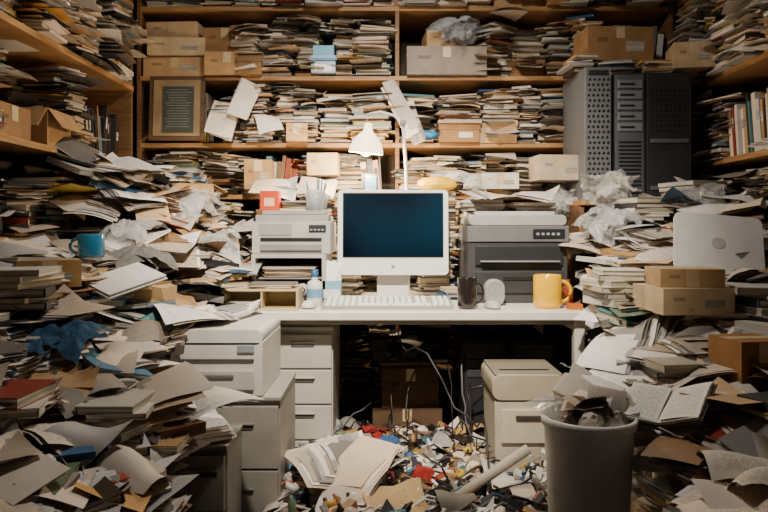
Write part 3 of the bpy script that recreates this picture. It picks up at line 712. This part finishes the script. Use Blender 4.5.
for c, r, cc in (((-.68, 2.08, .60), (.15, .30, .5), 'e8e6e0'), ((-.95, 2.5, .91), (.25, .25, -.6), 'dcdad4'), ((1.0, 1.72, .52), (.40, -.25, .4), '8c8984'), ((-1.0, 1.6, .66), (.3, .2, -.3), 'a9a6a0')):
    m = rotm(r); c = Vector(c)
    b.box(c, (.18, .24, .004), m, hx(cc), M_SHEET); b.box(c+m@Vector((0, 0, .006)), (.165, .225, .006), m, paperc(), M_PAPER); b.box(c+m@Vector((0, 0, .012)), (.175, .235, .003), m, hx(cc), M_SHEET)
b.build()

# ================================================================= FLOOR LITTER
R.seed(33)
b = B('paper_litter')
def hfl(x, y): return .05+.05*noise.noise(Vector((x*3, y*3, 1)))+max(0, 2.9-y)*.03+max(0, x-.3)*.25
def okf(x, y): return not (x > .42 and y > 2.62) and not (x > .42 and y < 2.2)
def place():
    while True:
        x = U(-.36, .68); y = U(2.0, 3.3)
        if okf(x, y): return x, y
for _ in range(70):
    x, y = place()
    stack(b, x*.9, y, 0, hfl(x, y)+.03, .17, .22, U(0, 3.1), .02, .3, 1, (.12, .12, .02))
for _ in range(60):
    x, y = place(); k = U(.45, .85)
    b.fan((x, y, hfl(x, y)+U(.03, .07)), (U(-.2, .35), U(-.3, .3), U(0, 6.28)), R.randint(3, 9), .18*k, .26*k, .12, U(-.01, .025), col=anyc(.12, .08, .03))
b.fan((-.22, 2.5, .22), (.25, .15, .5), 12, .22, .30, .05, .02); b.fan((-.1, 2.35, .20), (.3, -.1, -.4), 9, .2, .28, .05, .02); b.fan((.05, 2.26, .19), (.3, 0, .2), 5, .18, .22, .03, .01, hx('c2a06a'))
for _ in range(120):
    x, y = place(); k = U(.3, .65)
    b.sheet((x, y, hfl(x, y)+U(.03, .11)), (U(-.4, .4), U(-.4, .4), U(0, 6.28)), .2*k, .28*k, U(-.03, .04), U(-.02, .02), col=anyc(.10, .12, .04))
for _ in range(45):
    x, y = place(); b.ball((x, y, hfl(x, y)+.10), U(.014, .034), col=anyc(.05, .20, .08))
b.build()
b = B('scattered_junk')
for _ in range(260):
    x, y = place(); z = hfl(x, y)+.105; r = R.random(); rot = (U(-.6, .6), U(-.6, .6), U(0, 6.28)); col = R.choice(BRIGHT[:8]+DARKS*4+[hx('d8d5cc')]*12+TANS)
    if r < .4: b.box((x, y, z), (U(.02, .07), U(.015, .045), U(.008, .03)), rot, col, M_PLAST)
    elif r < .55: b.lathe((x, y, z), [(.014, -.010), (.028, -.010), (.028, .010), (.014, .010), (.014, -.010)], col, M_PLAST, 24, rot)
    elif r < .7: b.lathe((x, y, z), [(0, -.04), (.012, -.04), (.013, .02), (.006, .03), (.006, .04), (0, .04)], col, M_PLAST, 16, rot)
    else: b.tube([(x-.06, y, z-.02), (x, y+.02, z+.01), (x+.07, y+.05, z-.02)], .004, col, M_PLAST)
b.build()
bag('red_cloth', (-.02, 3.05, .17), (.11, .09), 2, .014, .03, '9a2a22', .3, M_CLOTH, False); bag('red_cloth', (.16, 2.45, .20), (.07, .06), 2, .012, .02, 'b03028', .3, M_CLOTH, False)
bag('blue_cloth', (.02, 2.85, .19), (.08, .06), 2, .012, .02, '355f8c', .3, M_CLOTH, False)
b = B('cardboard_tube')
b.lathe((.38, 2.38, .25), [(.014, -.15), (.018, -.15), (.018, .15), (.014, .15), (.014, -.15)], hx('d6cdb9'), M_CARD, 24, (.3, 1.0, .5)); b.build()

# ================================================================= LIGHT
def spot(name, loc, target, power, ang, blend, size, col):
    l = bpy.data.lights.new(name, 'SPOT'); l.energy = power; l.spot_size = math.radians(ang); l.spot_blend = blend; l.shadow_soft_size = size; l.color = col
    o = bpy.data.objects.new(name, l); o.location = loc; o.rotation_euler = (Vector(target)-Vector(loc)).to_track_quat('-Z', 'Y').to_euler(); scene.collection.objects.link(o)
spot('added_key_spot', (-.05, .95, 2.8), (0, 3.3, 1.05), 820, 63, 1, .05, (1, .88, .73))  # added key light without a fixture; soft cone brightens the desk, darkens corners
def area(name, loc, rot, power, size, col):
    l = bpy.data.lights.new(name, 'AREA'); l.energy = power; l.size = size; l.color = col
    o = bpy.data.objects.new(name, l); o.location = loc; o.rotation_euler = rot; scene.collection.objects.link(o)
area('added_overhead_area', (0, 2.75, 2.9), (0, 0, 0), 30, .3, (1, .93, .84))  # added overhead light
l = bpy.data.lights.new('lamp_bulb_light', 'POINT'); l.energy = 34; l.color = (1, .76, .48); l.shadow_soft_size = .03
o = bpy.data.objects.new('lamp_bulb_light', l); o.location = (-.10, 3.55, 1.44); scene.collection.objects.link(o)
w = bpy.data.worlds.new('World'); scene.world = w; w.use_nodes = True
w.node_tree.nodes['Background'].inputs[0].default_value = (.6, .62, .7, 1); w.node_tree.nodes['Background'].inputs[1].default_value = .04

# ================================================================= CAMERA
c = bpy.data.cameras.new('Camera'); c.lens = 32; c.sensor_width = 36; c.shift_y = -27/768
o = bpy.data.objects.new('Camera', c); o.location = (0, 0, 1.10); o.rotation_euler = (math.pi/2, 0, 0); scene.collection.objects.link(o)
scene.camera = o
